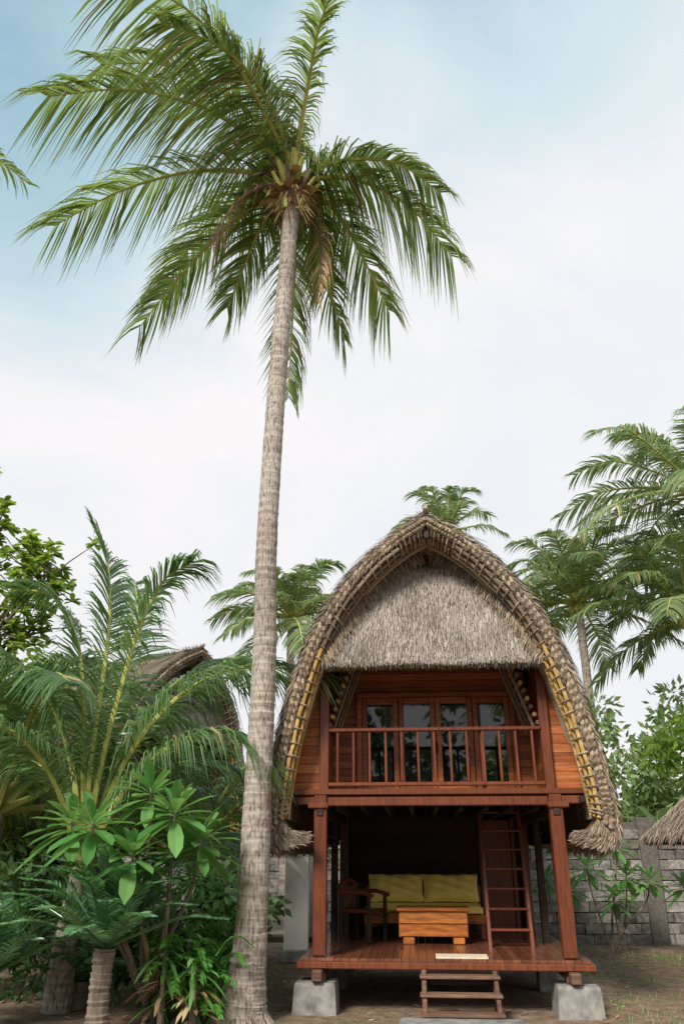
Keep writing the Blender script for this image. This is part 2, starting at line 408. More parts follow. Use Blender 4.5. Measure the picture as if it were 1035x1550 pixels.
    box(mb,(0,.55,zf+.075),(3.0,1.0,.03),'deck')
    parts.append(('timber_frame',mb,False))
    mb=MB()
    for s in(-1,1):
        for i in range(9):
            f=i/8; x=s*(1.40-.30*f); z=3.35+.85*f
            tube(mb,[(x,.1,z),(x,1.05,z)],.030,'bamboo' if i%2 else 'rope',7)
        for y in(.25,.6,.9): tube(mb,[(s*1.36,y,3.3),(s*1.04,y,4.22)],.02,'rope',5)
        for i in range(13):
            z=2.53+i*.118; h=innerhw(z)-.02
            if z>3.95: continue
            x0=1.50;x1=h+.04
            box(mb,(s*(x0+x1)/2,.03+.004*(i%2),z),(x1-x0,.025,.112),'plank')
        for i in range(16):
            z=2.5+i*.11
            if z<4.1: box(mb,(s*1.47,.58,z),(.025,.98,.105),'plank')
    for i in range(18):
        z=2.50+i*.105
        hx=min(1.6,innerhw(min(z,5.9))-.05)
        box(mb,(0,1.12+.004*(i%2),z),(2*hx,.03,.099),'plank')
    box(mb,(0,1.16,3.4),(2.5,.02,1.8),'darkwood')
    parts.append(('plank_walls',mb,False))
    mb=MB(); zb0=2.46; zt0=3.86; X0,X1=-1.02,1.14
    bbox(mb,((X0+X1)/2,1.06,zt0+.04),(X1-X0+.16,.10,.08),'plank')
    for x in(X0-.04,X1+.04): bbox(mb,(x,1.06,(zb0+zt0)/2),(.08,.10,zt0-zb0),'plank')
    wl=(X1-X0)/4
    for i in range(4):
        cx=X0+wl*(i+.5); y=1.045 if i in(0,3) else 1.01
        st=.075
        for sx in(-1,1): bbox(mb,(cx+sx*(wl/2-st/2-.004),y,(zb0+zt0)/2),(st,.05,zt0-zb0-.01),'plank',.006)
        bbox(mb,(cx,y,zt0-.05),(wl-2*st-.01,.046,.09),'plank',.006)
        bbox(mb,(cx,y,zb0+.09),(wl-2*st-.01,.046,.17),'plank',.006)
        box(mb,(cx,y+.004,(zb0+.175+zt0-.095)/2),(wl-2*st-.01,.012,zt0-.095-zb0-.175),'glass',Matrix.Rotation((i-1.5)*.012,3,'Z'))
    for x in(0.045,.075): tube(mb,[(x,.97,3.05),(x,.97,3.22)],.008,'black',6)
    parts.append(('glazed_doors',mb,False))
    mb=MB(); x0,x1=-1.40,1.40
    bbox(mb,(0,-.05,3.25),(x1-x0,.07,.05),'wood'); bbox(mb,(0,-.05,2.56),(x1-x0,.05,.05),'wood')
    for i in range(13):
        x=x0+.12+(x1-x0-.24)*i/12
        bbox(mb,(x,-.05,2.905),(.032,.032,.64),'wood',.004)
    bbox(mb,(.63,-.01,2.86),(.05,.03,.78),'wood',.005)
    parts.append(('balcony_railing',mb,False))
    mb=MB()
    nb=34
    for i in range(nb):
        x=-1.72+3.44*(i+.5)/nb; box(mb,(x,1.79,zd-.018),(3.44/nb-.006,3.82,.034),'deck')
    bbox(mb,(0,-.15,zd-.075),(3.52,.06,.075),'wood')
    for s in(-1,1):
        bbox(mb,(s*1.74,1.75,zd-.09),(.06,3.75,.10),'wood')
        bbox(mb,(s*1.5,1.8,zd-.175),(.12,4.2,.12),'oldwood')
        for y in(0.0,1.9,3.6):
            vs=[];b=.26 if y==0 else .2; t=b*.93
            for (h,w) in((0,b),(.29,t),(.325,t*.95)):
                for a,c in((-1,-1),(1,-1),(1,1),(-1,1)): vs.append((s*1.53+a*w,y+c*w,h))
            fs=[(a+q,a+(q+1)%4,a+4+(q+1)%4,a+4+q) for a in(0,4) for q in range(4)]+[(8,9,10,11)]
            mb.add(vs,fs,'concrete')
            bbox(mb,(s*1.5,y,.37),(.16,.2,.09),'oldwood')
    box(mb,(.22,.06,zd+.012),(.62,.30,.022),'mat')
    parts.append(('deck',mb,False))
    mb=MB()
    for s in(-1,1):
        rot=Matrix.Rotation(math.radians(-48),3,'X')
        bbox(mb,(.17+s*.41,-.50,.24),(.05,.10,.60),'oldwood',.01,rot)
        bbox(mb,(.17+s*.41,-.28,.27),(.06,.06,.42),'oldwood')
    for i,(y,z) in enumerate(((-.33,.42),(-.50,.26),(-.68,.10))):
        bbox(mb,(.17,y,z),(.92,.20,.035),'oldwood',.008)
        box(mb,(.17,y+.06,z-.06),(.76,.02,.06),'darkwood')
    parts.append(('entry_steps',mb,False))
    mb=MB()
    for i in range(17):
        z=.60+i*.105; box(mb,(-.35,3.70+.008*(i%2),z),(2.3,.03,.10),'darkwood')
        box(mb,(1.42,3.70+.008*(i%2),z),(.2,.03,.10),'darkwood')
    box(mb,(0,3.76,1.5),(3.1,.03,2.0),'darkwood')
    bbox(mb,(1.06,3.69,1.42),(.46,.05,1.66),'wood',.01)
    bbox(mb,(.79,3.67,1.45),(.07,.08,1.75),'wood'); bbox(mb,(1.33,3.67,1.45),(.07,.08,1.75),'wood')
    for x in (.66,1.22):
        tilt=Matrix.Rotation(math.radians(-14),3,'X')
        bbox(mb,(x,1.45,1.46),(.05,.11,1.92),'wood',.008,tilt)
    for i in range(7):
        z=.78+i*.25; y=1.45+(z-1.46)*math.tan(math.radians(14))
        bbox(mb,(.94,y,z),(.53,.16,.03),'wood',.006)
    parts.append(('lower_room',mb,False))
    return parts
hut_parts=build_hut_parts()
HX=1.22
hut=empty('thatched_lumbung_hut',(HX,10.9,0),math.radians(-5))
objs=[mb.obj(n,hut,sm) for n,mb,sm in hut_parts]
hut2=empty('thatched_lumbung_hut.001',(-3.9,18.3,0),math.radians(52))
for o in objs:
    if o.name in('entry_steps','glazed_doors'): continue
    c=bpy.data.objects.new(o.name+'.001',o.data); scene.collection.objects.link(c); c.parent=hut2

def place(lx,ly,z=0):
    a=math.radians(-5); return (HX+lx*math.cos(a)-ly*math.sin(a),10.9+lx*math.sin(a)+ly*math.cos(a),z)
def cushion(mb,c,s,k,tilt=0,n=14):
    vs=[];fs=[]
    rot=Matrix.Rotation(tilt,3,'X')
    for sgn in(-1,1):
        for i in range(n+1):
            for j in range(n+1):
                u=2*i/n-1;v=2*j/n-1
                e=(1-abs(u)**3.5)*(1-abs(v)**3.5)
                w=.5*s[1]*max(0,e)**.45*(1+.2*math.sin(9*u+4*v+c[0]*7)*math.cos(6*v-3*u))
                x=u*s[0]/2*(1-.05*(1-v*v)*abs(u)); z=v*s[2]/2*(1-.09*(1-u*u)*abs(v))
                vs.append(rot@V((x,sgn*w,z))+V(c))
    m=(n+1)**2
    for g in(0,m):
        for i in range(n):
            for j in range(n):
                a=g+i*(n+1)+j; fs.append((a,a+1,a+n+2,a+n+1))
    mb.add(vs,fs,k)
sofa=empty('wooden_sofa',place(-.20,2.45,.575),math.radians(-5))
mb=MB()
for x in(-.84,.84):
    for y in(-.32,.32): bbox(mb,(x,y,.16),(.07,.07,.32),'wood')
bbox(mb,(0,-.34,.27),(1.76,.05,.12),'tablewood'); bbox(mb,(0,0,.29),(1.72,.66,.04),'wood')
bbox(mb,(0,.38,.45),(1.76,.05,.5),'wood')
mb.obj('frame',sofa)
mb=MB(); bbox(mb,(0,-.03,.385),(1.72,.66,.14),'cushion',.05)
mb.obj('seat_cushion',sofa,True)
mb=MB(); cushion(mb,(-.42,.18,.66),(.86,.24,.44),'cushion',-.48); cushion(mb,(.42,.20,.66),(.86,.26,.43),'cushion',-.42)
mb.obj('back_cushions',sofa,True)
tb=MB()
bbox(tb,(0,0,.43),(1.02,.55,.045),'tablewood')
for z,h in((.33,.15),(.17,.15)): bbox(tb,(0,-.225,z),(.94,.03,h),'tablewood',.005)
for z,h in((.33,.15),(.17,.15)): bbox(tb,(0,.225,z),(.94,.03,h),'tablewood',.005)
for x in(-.46,.46):
    bbox(tb,(x,0,.24),(.04,.42,.32),'tablewood')
    for y in(-.21,.21): bbox(tb,(x*.75,y,.04),(.16,.06,.085),'tablewood')
tb.obj('coffee_table',None,False,place(-.08,1.72,.576),math.radians(-5))
mb=MB()
for x in(-.25,.25):
    bbox(mb,(x,-.23,.31),(.05,.05,.62),'darkwood'); bbox(mb,(x,.23,.38),(.05,.05,.76),'darkwood')
    tube(mb,[(x,-.30,.60),(x,-.1,.645),(x,.24,.64)],.03,'wood',7)
bbox(mb,(0,0,.40),(.54,.50,.05),'wood'); bbox(mb,(0,-.24,.22),(.46,.025,.03),'darkwood')
for i in range(6): bbox(mb,(-.19+.076*i,.24,.56),(.025,.02,.32),'wood',.004)
tube(mb,[(-.27,.23,.70),(-.14,.25,.77),(0,.25,.80),(.14,.25,.77),(.27,.23,.70)],.03,'wood',7)
mb.obj('wooden_armchair',None,False,place(-1.08,1.8,.575),math.radians(60))
mb=MB(); bbox(mb,(0,0,.03),(1.35,.75,.09),'concrete',.02); mb.obj('stone_slab',None,False,place(.15,-1.10,0),math.radians(-5))

# ---------------------------------------------------------------- coconut palms
def trunk(mb, pts, rad, step=.085, n=20, k='trunk', ring=.012):
    pts=[V(p) for p in pts]
    Ln=sum((pts[i+1]-pts[i]).length for i in range(len(pts)-1)); S_=int(Ln/step)*2
    ps=[];rs=[];t=0;i=0
    while t<=1.0:
        p=crom(pts,t); r=crom([V((a,0,0)) for a in rad],t).x
        ps.append(p+V((R.uniform(-.003,.003),R.uniform(-.003,.003),0))); rs.append(r*(1+(ring if i%2 else -ring)*R.uniform(.2,1.8)))
        t+=(R.uniform(.25,.5) if i%2 else R.uniform(1.3,2.0))/S_; i+=1
    ps.append(pts[-1]);rs.append(rad[-1])
    tube(mb,ps,rs,k,n)
main=empty('coconut_palm_tree',(0,0,0))
mb=MB()
trunk(mb,[(-1.14,10.35,-.05),(-1.09,10.35,.35),(-1.05,10.35,1.0),(-1.035,10.35,2.6),(-1.02,10.35,4.2),(-1.05,10.35,5.6),(-1.01,10.35,7.6),(-.95,10.35,9.4),(-.88,10.35,11.2),(-.86,10.35,12.1)],
      [.325,.235,.188,.170,.155,.146,.140,.136,.132,.14],.10,24,'trunk',.016)
for i in range(90):
    a=R.uniform(0,6.28); p=V((-1.13+math.cos(a)*.28,10.35+math.sin(a)*.28,.10)); d=V((math.cos(a),math.sin(a),0))
    tube(mb,[p+V((0,0,.1))-d*.06,p,p+d*.10-V((0,0,.12))],[.012,.016,.008],'trunk',5)
mb.obj('trunk',main)
C=V((-.86,10.35,12.15)); mb=MB()
F=[ # rachis control points relative to crown, leaflet length, roll, droop
 ([(-.15,-.2,.7),(-.8,-1.1,1.5),(-1.6,-2.1,1.7),(-2.4,-3.0,.95)],1.2,.6,1.5),
 ([(-.3,-.2,.6),(-1.4,-.7,1.15),(-2.6,-1.2,1.0),(-3.7,-1.6,.35)],1.15,.5,1.5),
 ([(-.4,0,.4),(-1.7,.1,.6),(-3.0,.2,.25),(-4.1,.3,-.45)],1.1,.2,1.3),
 ([(-.3,.2,.2),(-1.1,.6,-.1),(-2.0,1.0,-.9),(-2.7,1.2,-1.9)],1.0,0,1.1),
 ([(.05,.4,.3),(0,1.2,0),(-.05,1.7,-1.3),(-.1,1.8,-3.0)],.8,0,1.1),
 ([(.2,.3,.2),(.4,.9,-.1),(.65,1.2,-1.1),(.9,1.3,-2.1)],.75,0,1.1),
 ([(.3,0,.3),(1.1,.1,.4),(2.0,.1,-.2),(2.7,.2,-1.2)],1.0,-.4,1.7),
 ([(.3,.2,.2),(.8,.6,.1),(1.3,1.0,-.7),(1.7,1.2,-1.6)],.95,-.2,1.5),
 ([(.3,-.1,.4),(1.0,-.2,.55),(1.8,-.3,.35),(2.5,-.3,-.3)],.9,-.5,1.7),
 ([(.1,-.3,.8),(.3,-.9,1.6),(.5,-1.6,2.0),(.8,-2.3,2.1)],.85,.6,1.1),
 ([(-.2,-.1,.8),(-1.0,-.5,1.6),(-2.0,-1.0,1.8),(-3.0,-1.5,1.2)],1.15,.5,1.5),
 ([(-.1,-.3,.8),(-.5,-.9,1.4),(-1.1,-1.5,1.6),(-1.9,-2.1,1.3)],1.1,.5,1.5),
 ([(-.2,.3,.2),(-.6,.8,0),(-.9,1.1,-.6),(-1.2,1.3,-1.4)],.8,0,1.1),
 ([(.1,.4,.6),(.25,1.0,.8),(.4,1.6,.3),(.5,1.9,-.5)],.75,0,1.1),
 ([(0,.1,.9),(-.1,.3,1.7),(-.4,.7,2.3),(-.9,1.2,2.6)],.8,0,.9),
 ([(-.3,.3,.5),(-1.1,1.0,.8),(-2.0,1.8,.6),(-2.7,2.4,-.2)],.95,0,1.1),
]
for f,L,rl,dr in F:
    b=V(f[0]).normalized()*.12
    left=f[3][0]<0.9
    frond(mb,[C+b]+[C+V(p) for p in f],L,150,.030,dr,V((-.30,.12,0)) if left else V((.0,0,0)),'palm',.066,.2,rl,.10,.05,R,'stem',.65,.4)
mb.obj('crown_fronds',main)
mb=MB()
for f in ([(-.25,-.1,.1),(-.7,-.2,-.2),(-1.1,-.25,-.9),(-1.2,-.25,-1.7)],[(.2,.2,.0),(.45,.4,-.4),(.5,.5,-1.2),(.45,.5,-1.9)]):
    frond(mb,[C]+[C+V(p) for p in f],.45,40,.03,1.6,V((-.1,0,0)),'dry',.04,.35,0,0,0,R,'bark',.8)
for i in range(26):
    a=i*2.4; d=V((math.cos(a),math.sin(a),0)); h=R.uniform(-.6,.15)
    p=C+d*.13+V((0,0,h)); l=R.uniform(.22,.45)
    W=V((-d.y,d.x,0))
    ps=[p,p+d*l*.3+V((0,0,l*.6)),p+d*l*.75+V((0,0,l*.7)),p+d*l*1.1+V((0,0,l*.35))]
    strip(mb,ps,W,[.22,.20,.14,.03],'dry')
    tube(mb,[p,p+d*.1+V((0,0,.3)),p+d*.35+V((0,0,.55))],[.07,.06,.03],'stem' if i%3 else 'bark',6)
for q in((-.7,-.3,.05),(-1.2,-.2,-.15),(.4,-.3,-.2),(-.4,-.4,-.5),(.5,.1,-.45)):
    e=V(q); W=e.cross(UP).normalized()*.5+UP*.6
    strip(mb,[C,C+e*.4+UP*.22,C+e*.75+UP*.2,C+e],W.normalized(),[.06,.16,.14,.01],'dry')
for i in range(110):
    a=R.uniform(0,6.28); d=V((math.cos(a),math.sin(a),R.uniform(-1.8,-.2))).normalized(); p=C+V((d.x*.15,d.y*.15,R.uniform(-.5,.1)))
    tube(mb,[p,p+d*.2,p+d*.35+V((0,0,-.15))],[.012,.008,.003],'dry',4)
mb.obj('leaf_bases',main)

def palm(name, base, H, FL, nf, k='palmbg', L=.8, lean=(0,0), n=46, seed=1, w=.05, r=.14, droop=.85, e0=80, messy=.4, emin=-17):
    rr=random.Random(seed); mb=MB(); bx,by=base
    top=V((bx+lean[0],by+lean[1],H))
    if H>2.2: trunk(mb,[(bx,by,0),(bx+lean[0]*.2,by+lean[1]*.2,H*.35),(bx+lean[0]*.6,by+lean[1]*.6,H*.7),top],[r*1.5,r,r*.95,r*.9],.2,10)
    for i in range(nf):
        a=i*2.39996+rr.uniform(-.2,.2); e=(i+.5)/nf
        el=math.radians(e0-(e0-emin)*e+rr.uniform(-8,8)); l=FL*rr.uniform(.85,1.1)*(.8 if e<.15 else 1)
        d=V((math.cos(a),math.sin(a),0)); s=math.sin(el); c=math.cos(el)
        pts=[top, top+d*l*.33*c+UP*l*.33*s, top+d*l*.66*(c*.95+.05)+UP*(l*.66*s-l*.07), top+d*l*(c*.8+.14)+UP*(l*s*.88-l*.26)]
        frond(mb,pts,L*rr.uniform(.85,1.1),n,w,droop,V((-.15,0,0)),k,.05,.15,rr.uniform(-.3,.3),.12,.03,rr,'stem',messy)
    if H>5:
        for i in range(8):
            a=i*2.4; p=top+V((math.cos(a)*.2,math.sin(a)*.2,-.2))
            tube(mb,[p+V((0,0,.15)),p+UP*.05,p-V((0,0,.05)),p-V((0,0,.15))],[.04,.12,.12,.04],'stem',7)
    return mb.obj(name)
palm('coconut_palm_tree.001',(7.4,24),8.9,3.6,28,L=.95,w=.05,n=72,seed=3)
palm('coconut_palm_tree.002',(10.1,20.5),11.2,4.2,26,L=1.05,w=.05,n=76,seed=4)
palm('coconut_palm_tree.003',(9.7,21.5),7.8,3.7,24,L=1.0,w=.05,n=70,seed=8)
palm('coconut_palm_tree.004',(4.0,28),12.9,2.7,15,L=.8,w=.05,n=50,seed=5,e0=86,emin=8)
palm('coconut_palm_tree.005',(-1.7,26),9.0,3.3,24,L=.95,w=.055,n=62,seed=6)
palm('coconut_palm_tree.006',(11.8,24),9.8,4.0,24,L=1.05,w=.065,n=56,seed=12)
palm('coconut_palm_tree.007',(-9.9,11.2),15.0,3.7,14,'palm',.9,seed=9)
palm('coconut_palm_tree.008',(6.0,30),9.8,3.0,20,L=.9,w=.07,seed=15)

# young palms on the left
mb=MB(); B=V((-3.25,10.9,1.5))
trunk(mb,[(-3.4,11,0),(-3.35,10.95,.8),(-3.25,10.9,1.55)],[.18,.15,.13],.12,12)
YF=[([(-.05,0,1.4),(-.05,.1,3.0),(-.2,.2,4.1),(-.5,.2,4.8)],.95,.5),
 ([(.1,0,1.4),(.35,0,2.9),(.65,0,3.8),(1.1,-.1,4.1)],1.0,.9),
 ([(.35,.1,1.3),(1.0,.1,2.2),(1.9,.2,2.65),(3.0,.2,2.5)],1.2,1.2),
 ([(.4,-.1,.9),(1.0,-.2,1.5),(1.7,-.3,1.7),(2.3,-.3,1.4)],1.1,1.2),
 ([(-.3,0,1.3),(-.8,-.1,2.3),(-1.5,-.2,2.7),(-2.4,-.3,2.2)],1.15,1.1),
 ([(-.35,-.3,1.0),(-.8,-.8,1.6),(-1.3,-1.3,1.6),(-1.8,-1.8,.9)],.9,.9),
 ([(-.2,.1,1.5),(-.5,.3,2.9),(-1.0,.4,3.7),(-1.7,.5,3.9)],1.05,.8),
 ([(.2,.4,1.4),(.7,1.0,2.5),(1.3,1.6,3.0),(2.1,2.2,2.9)],1.05,1.0),
 ([(-.4,.2,.9),(-1.0,.4,1.4),(-1.7,.5,1.4),(-2.5,.6,.9)],1.0,1.0),
 ([(.3,.4,.9),(.9,.9,1.4),(1.6,1.3,1.4),(2.4,1.6,.9)],.95,1.0),
 ([(0,.3,1.5),(.05,.9,2.9),(-.05,1.5,3.8),(-.3,2.1,4.5)],1.0,.6),
]
for f,L,dr in YF:
    frond(mb,[B]+[B+V(p) for p in f],L,130,.033,dr,V((.05,0,0)),'young',.045,.2,R.uniform(-.2,.2),.15,.01,R,'stem',.15,.45)
mb.obj('young_coconut_palm')
palm('young_coconut_palm.001',(-5.3,13.0),2.3,4.4,18,'young',1.1,n=80,seed=21,droop=.95,w=.042,messy=.12,emin=8)
palm('young_coconut_palm.002',(-2.6,14.6),1.6,3.4,12,'young',1.0,n=72,seed=23,droop=.9,w=.042,messy=.12,emin=8)

def cycad(name,x,y,h,nf,lmin,lmax,r=.15):
    mb=MB(); cb=V((x,y,h))
    trunk(mb,[(x,y,0),(x-.01,y,h*.5),(x,y,h)],[r*1.1,r*.9,r],.06,14,'bark',.06)
    for i in range(nf):
        a=i*2.39996; e=i/nf; el=math.radians(74-60*e); l=R.uniform(lmin,lmax); d=V((math.cos(a),math.sin(a),0))
        pts=[cb,cb+d*l*.33*math.cos(el)+UP*l*.33*math.sin(el),cb+d*l*.68*math.cos(el)+UP*(l*.62*math.sin(el)),cb+d*l*math.cos(el*.85)+UP*(l*.8*math.sin(el)-.10)]
        frond(mb,pts,.22,70,.018,.2,V((0,0,0)),'cycad',.014,.1,0,.22,0,R,'cycad',0,.6)
    return mb.obj(name)
cycad('cycad',-2.55,9.7,.80,38,1.2,1.5,.12)
cycad('cycad.001',-3.85,9.9,.5,26,1.0,1.3)
cycad('cycad.002',-3.2,11.2,.3,22,.9,1.2)

def plumeria(name, root, heads, k='plum', ls=.5, st=.035):
    mb=MB()
    for h in heads:
        h=V(h); r=V(root); m1=r+(h-r)*.35+V((R.uniform(-.1,.1),0,-.05)); m2=r+(h-r)*.75+V(((h-r).x*.12,0,-.1))
        tube(mb,[crom([r,m1,m2,h],i/8) for i in range(9)],[st*1.3-st*.7*i/8 for i in range(9)],'bark',7)
        for i in range(26):
            a=i*2.4+R.uniform(-.2,.2); e=i/26; el=math.radians(62-98*e)
            d=V((math.cos(a)*math.cos(el),math.sin(a)*math.cos(el),math.sin(el)))
            l=ls*R.uniform(.75,1.05)*(.7+.3*e)
            blade(mb,h-UP*(.12*e)+d*.04,d,l,l*.28,.18,k,UP,.14)
    return mb.obj(name,None,False)
plumeria('plumeria_shrub',(-2.2,10.3,.2),[(-2.78,9.5,2.06),(-1.86,9.45,2.18),(-2.25,9.9,2.42),(-1.62,9.8,1.9),(-3.2,10.1,2.1),(-2.3,9.5,1.75)],'plum',.62,.028)
plumeria('plumeria_shrub.001',(5.05,16.8,0),[(4.7,16.7,1.5),(5.3,16.8,1.9),(5.9,16.8,1.3),(5.1,16.5,1.0),(5.5,16.9,1.35)],'plum',.5,.02)
plumeria('plumeria_shrub.002',(6.6,16.2,0),[(6.3,16.2,1.2),(6.9,16.2,1.5),(6.7,16.0,.9),(7.3,16.4,1.2)],'plum',.5,.02)
plumeria('plumeria_shrub.003',(4.3,17.4,0),[(4.2,17.3,1.9),(4.05,17.3,1.3),(4.5,17.3,1.1)],'plum',.42,.02)

mb=MB()
for (x,y,s) in((-1.95,10.0,.6),(-1.75,10.3,.7),(-2.1,10.4,.8),(-1.6,9.95,.45)):
    for i in range(60):
        a=R.uniform(0,6.28); z=R.uniform(.1,s+.2); el=math.radians(R.uniform(-10,70))
        d=V((math.cos(a)*math.cos(el),math.sin(a)*math.cos(el),math.sin(el)))
        blade(mb,V((x,y,z)),d,R.uniform(.25,.5),.05,.55,'dry' if z<s*.75 and R.random()<.8 else 'plum')
    tube(mb,[(x,y,0),(x,y,s+.15)],[.04,.03],'bark',6)
mb.obj('dracaena_clump')
mb=MB()
for i in range(140):
    x=R.uniform(-1.95,-1.3);y=R.uniform(9.9,11.2);z=R.uniform(0,.75); a=R.uniform(0,6.28); l=R.uniform(.30,.5); d=V((math.cos(a),math.sin(a),0)); p=V((x,y,z))
    frond(mb,[p,p+d*l*.3+UP*l*.35,p+d*l*.65+UP*l*.4,p+d*l+UP*l*.15],.10,20,.016,.3,V((0,0,0)),'fern',.005,.1,0,.1,0,R,'fern')
mb.obj('fern_bush')
mb=MB()
clumps(mb,(-2.1,11.5,.8),(1.3,.6,.75),60,50,.25,.15,'dark'); clumps(mb,(-1.7,11.2,.9),(.5,.5,.6),25,45,.2,.14,'plum')
clumps(mb,(-4.3,11.9,.9),(1.4,.8,.9),50,50,.3,.16,'dark')
mb.obj('garden_shrubs')

# broadleaf tree at left
mb=MB(); trunk(mb,[(-7.0,13.5,0),(-6.8,13.4,2.5),(-6.4,13.2,5)],[.25,.2,.12],.2,10,'bark')
for t in((-6.0,12.8,7.0),(-5.3,12.9,6.5),(-5.4,12.7,5.7),(-6.5,13,7.4),(-6.0,12.8,6.3),(-5.6,12.5,5.0),(-6.4,12.8,5.7),(-6.6,12.8,6.6),(-6.2,12.6,4.7),(-5.05,12.8,6.0),(-5.2,12.8,5.1)):
    tube(mb,[(-6.7,13.4,3.2),(-6.4,13.2,4.8),(V(t)+V((-6.4,13.2,4.8)))/2-UP*.2,t],[.1,.07,.045,.02],'bark',6)
    t=V(t)
    for j in range(22):
        q=t+V((R.gauss(0,.30),R.gauss(0,.36),R.gauss(0,.27)))
        tube(mb,[t-UP*.1,(t+q)/2,q],[.015,.012,.006],'bark',4)
        for i in range(12):
            a=i*2.4+R.random(); el=R.uniform(-.3,1.0); d=V((math.cos(a)*math.cos(el),math.sin(a)*math.cos(el),math.sin(el)))
            blade(mb,q,d,R.uniform(.13,.22),.10,.2,'broad')
mb.obj('broadleaf_tree')
def mass(name, c, rad, k, nc=60, ls=.3, per=45, cr=.6, tr=True):
    mb=MB(); clumps(mb,c,rad,nc,per,cr,ls,k)
    if tr: trunk(mb,[(c[0],c[1],0),(c[0]+.1,c[1],c[2]*.6),(c[0],c[1],c[2])],[.2,.16,.1],.2,8,'bark')
    return mb.obj(name)
mass('shade_tree',(-7.4,15.5,3.6),(2.2,1.5,2.2),'broad',120,.26,60,.55)
mass('shade_tree.001',(-6.0,17.5,2.4),(2.0,1.2,1.6),'dark',80,.26,50,.55)
mass('garden_tree',(10.8,22.5,3.8),(3.0,1.5,2.6),'bright',110,.26,50,.55)
mass('garden_tree.001',(7.2,23,3.6),(2.0,1.2,2.0),'bright',90,.24,50,.5)
mass('garden_tree.002',(8.9,20.3,4.2),(1.3,1.0,.9),'broad',30,.26,40,.45)
mb=MB()
for i in range(34):
    x=-26+i*1.65; z=R.uniform(1.4,2.8)
    clumps(mb,(x,34+R.uniform(-3,3),z),(1.8,1.5,z),22,34,.8,.5,R.choice(('dark','bright','broad')))
mb.obj('distant_tree_line')
mb=MB() # unseen trees and palms added behind the camera, mirrored in the glass doors
for i in range(13):
    x=-17+i*2.9+R.uniform(-.8,.8); z=R.uniform(3.6,5.4)
    clumps(mb,(x,-18+R.uniform(-2,2),z),(1.7,1.5,z),34,30,1.0,.7,R.choice(('dark','broad','dark')))
mb.obj('distant_tree_line.001')
palm('coconut_palm_tree.009',(2.6,-11),8.2,3.8,16,L=1.1,w=.09,n=34,seed=31)
palm('coconut_palm_tree.010',(-3.2,-13),9.2,3.8,16,L=1.1,w=.09,n=34,seed=32)
for n_,(x,y,h) in enumerate(((8.6,19.6,2.3),(9.8,19.9,2.7),(7.4,19.8,1.9))):
    mb=MB(); tube(mb,[(x,y,0),(x,y,h*.6),(x+.05,y,h)],[.14,.11,.07],'stem',8)
    for i in range(9):
        a=i*2.4; el=math.radians(75-60*i/9); d=V((math.cos(a)*math.cos(el),math.sin(a)*math.cos(el),math.sin(el)))
        blade(mb,V((x,y,h)),d,1.5,.42,.35,'bright')
    mb.obj('banana_plant' if n_==0 else 'banana_plant.%03d'%n_,None,True)

# ---------------------------------------------------------------- block walls
def blockwall(name,x0,x1,y,H):
    mb=MB(); bw,bh=.42,.20; rows=int(H/bh)
    box(mb,((x0+x1)/2,y+.09,H/2-.03),(x1-x0,.13,H-.06),'mortar')
    for r in range(rows):
        x=x0+(bw/2 if r%2 else 0)
        while x<x1:
            w=bw*R.uniform(.85,1.1)
            box(mb,(x+w/2,y+R.uniform(-.012,.012),r*bh+bh/2),(w-.016,.17,bh-.016),'block',None,.009)
            x+=w
    x=x0
    while x<x1-2:
        bbox(mb,(x+.2,y-.02,H/2),(.36,.26,H+.06),'mortar'); x+=3.6
    mb.obj(name)
blockwall('stone_block_wall',-.9,16,18.4,2.4)
blockwall('stone_block_wall.001',-18,-1.2,26.5,2.0)
mb=MB(); bbox(mb,(0,0,.85),(.42,.36,1.7),'white',.01); bbox(mb,(0,0,.10),(.58,.52,.2),'concrete',.02); bbox(mb,(-.5,.4,.32),(1.6,.5,.09),'oldwood'); bbox(mb,(-.1,.5,1.76),(1.3,.5,.1),'darkwood')
mb.obj('white_pillar',None,False,(-.80,15.7,0))

# pavilion at right
pv=empty('thatched_pavilion',(8.45,13.5,0),math.radians(8))
mb=MB(); Rr=2.6; ez=2.02; tz=4.9
cor=[V((a*Rr,b*Rr,ez)) for a,b in((-1,-1),(1,-1),(1,1),(-1,1))]; ap=V((0,0,tz))
for i in range(4):
    a,b=cor[i],cor[(i+1)%4]
    mb.add([a,b,ap],[(0,1,2)],'strawroof'); mb.add([a-UP*.12,b-UP*.12,ap-UP*.14],[(0,1,2)],'under')
    mb.add([a,b,b-UP*.12,a-UP*.12],[(0,1,2,3)],'strawroof')
    for j in range(3500):
        f=1-R.random()**.5; u=R.random(); p=a+(b-a)*u; p=p+(ap-p)*f; d=((a+b)/2-ap).normalized(); nn=(b-a).cross(ap-a).normalized()
        if nn.z<0: nn=-nn
        l=R.uniform(.15,.3); strip(mb,[p+nn*.01,p+d*l*.6+nn*.03,p+d*l+nn*.01-UP*.01],(b-a).normalized(),[.014,.02,.005],'strawroof')
    for j in range(14):
        u=(j+.5)/14; p=a+(b-a)*u-UP*.16; q=p+((ap-UP*.2)-p)*.75
        tube(mb,[p,q],.03,'wood',6)
    m_=(a+b)/2-UP*.20+(ap-(a+b)/2).normalized()*.1
    bbox(mb,tuple(m_),((abs((b-a).x)+.05) if i%2==0 else .05,(abs((b-a).y)+.05) if i%2 else .05,.06),'wood')
mb.obj('roof',pv)
mb=MB()
for a in(-1,1):
    for b in(-1,1): bbox(mb,(a*1.9,b*1.9,1.35),(.12,.12,2.7),'wood')
bbox(mb,(0,0,.4),(4.0,4.0,.1),'deck')
for a in(-1,1):
    bbox(mb,(a*1.9,0,2.6),(.1,3.9,.1),'wood')
mb.obj('posts_and_platform',pv)

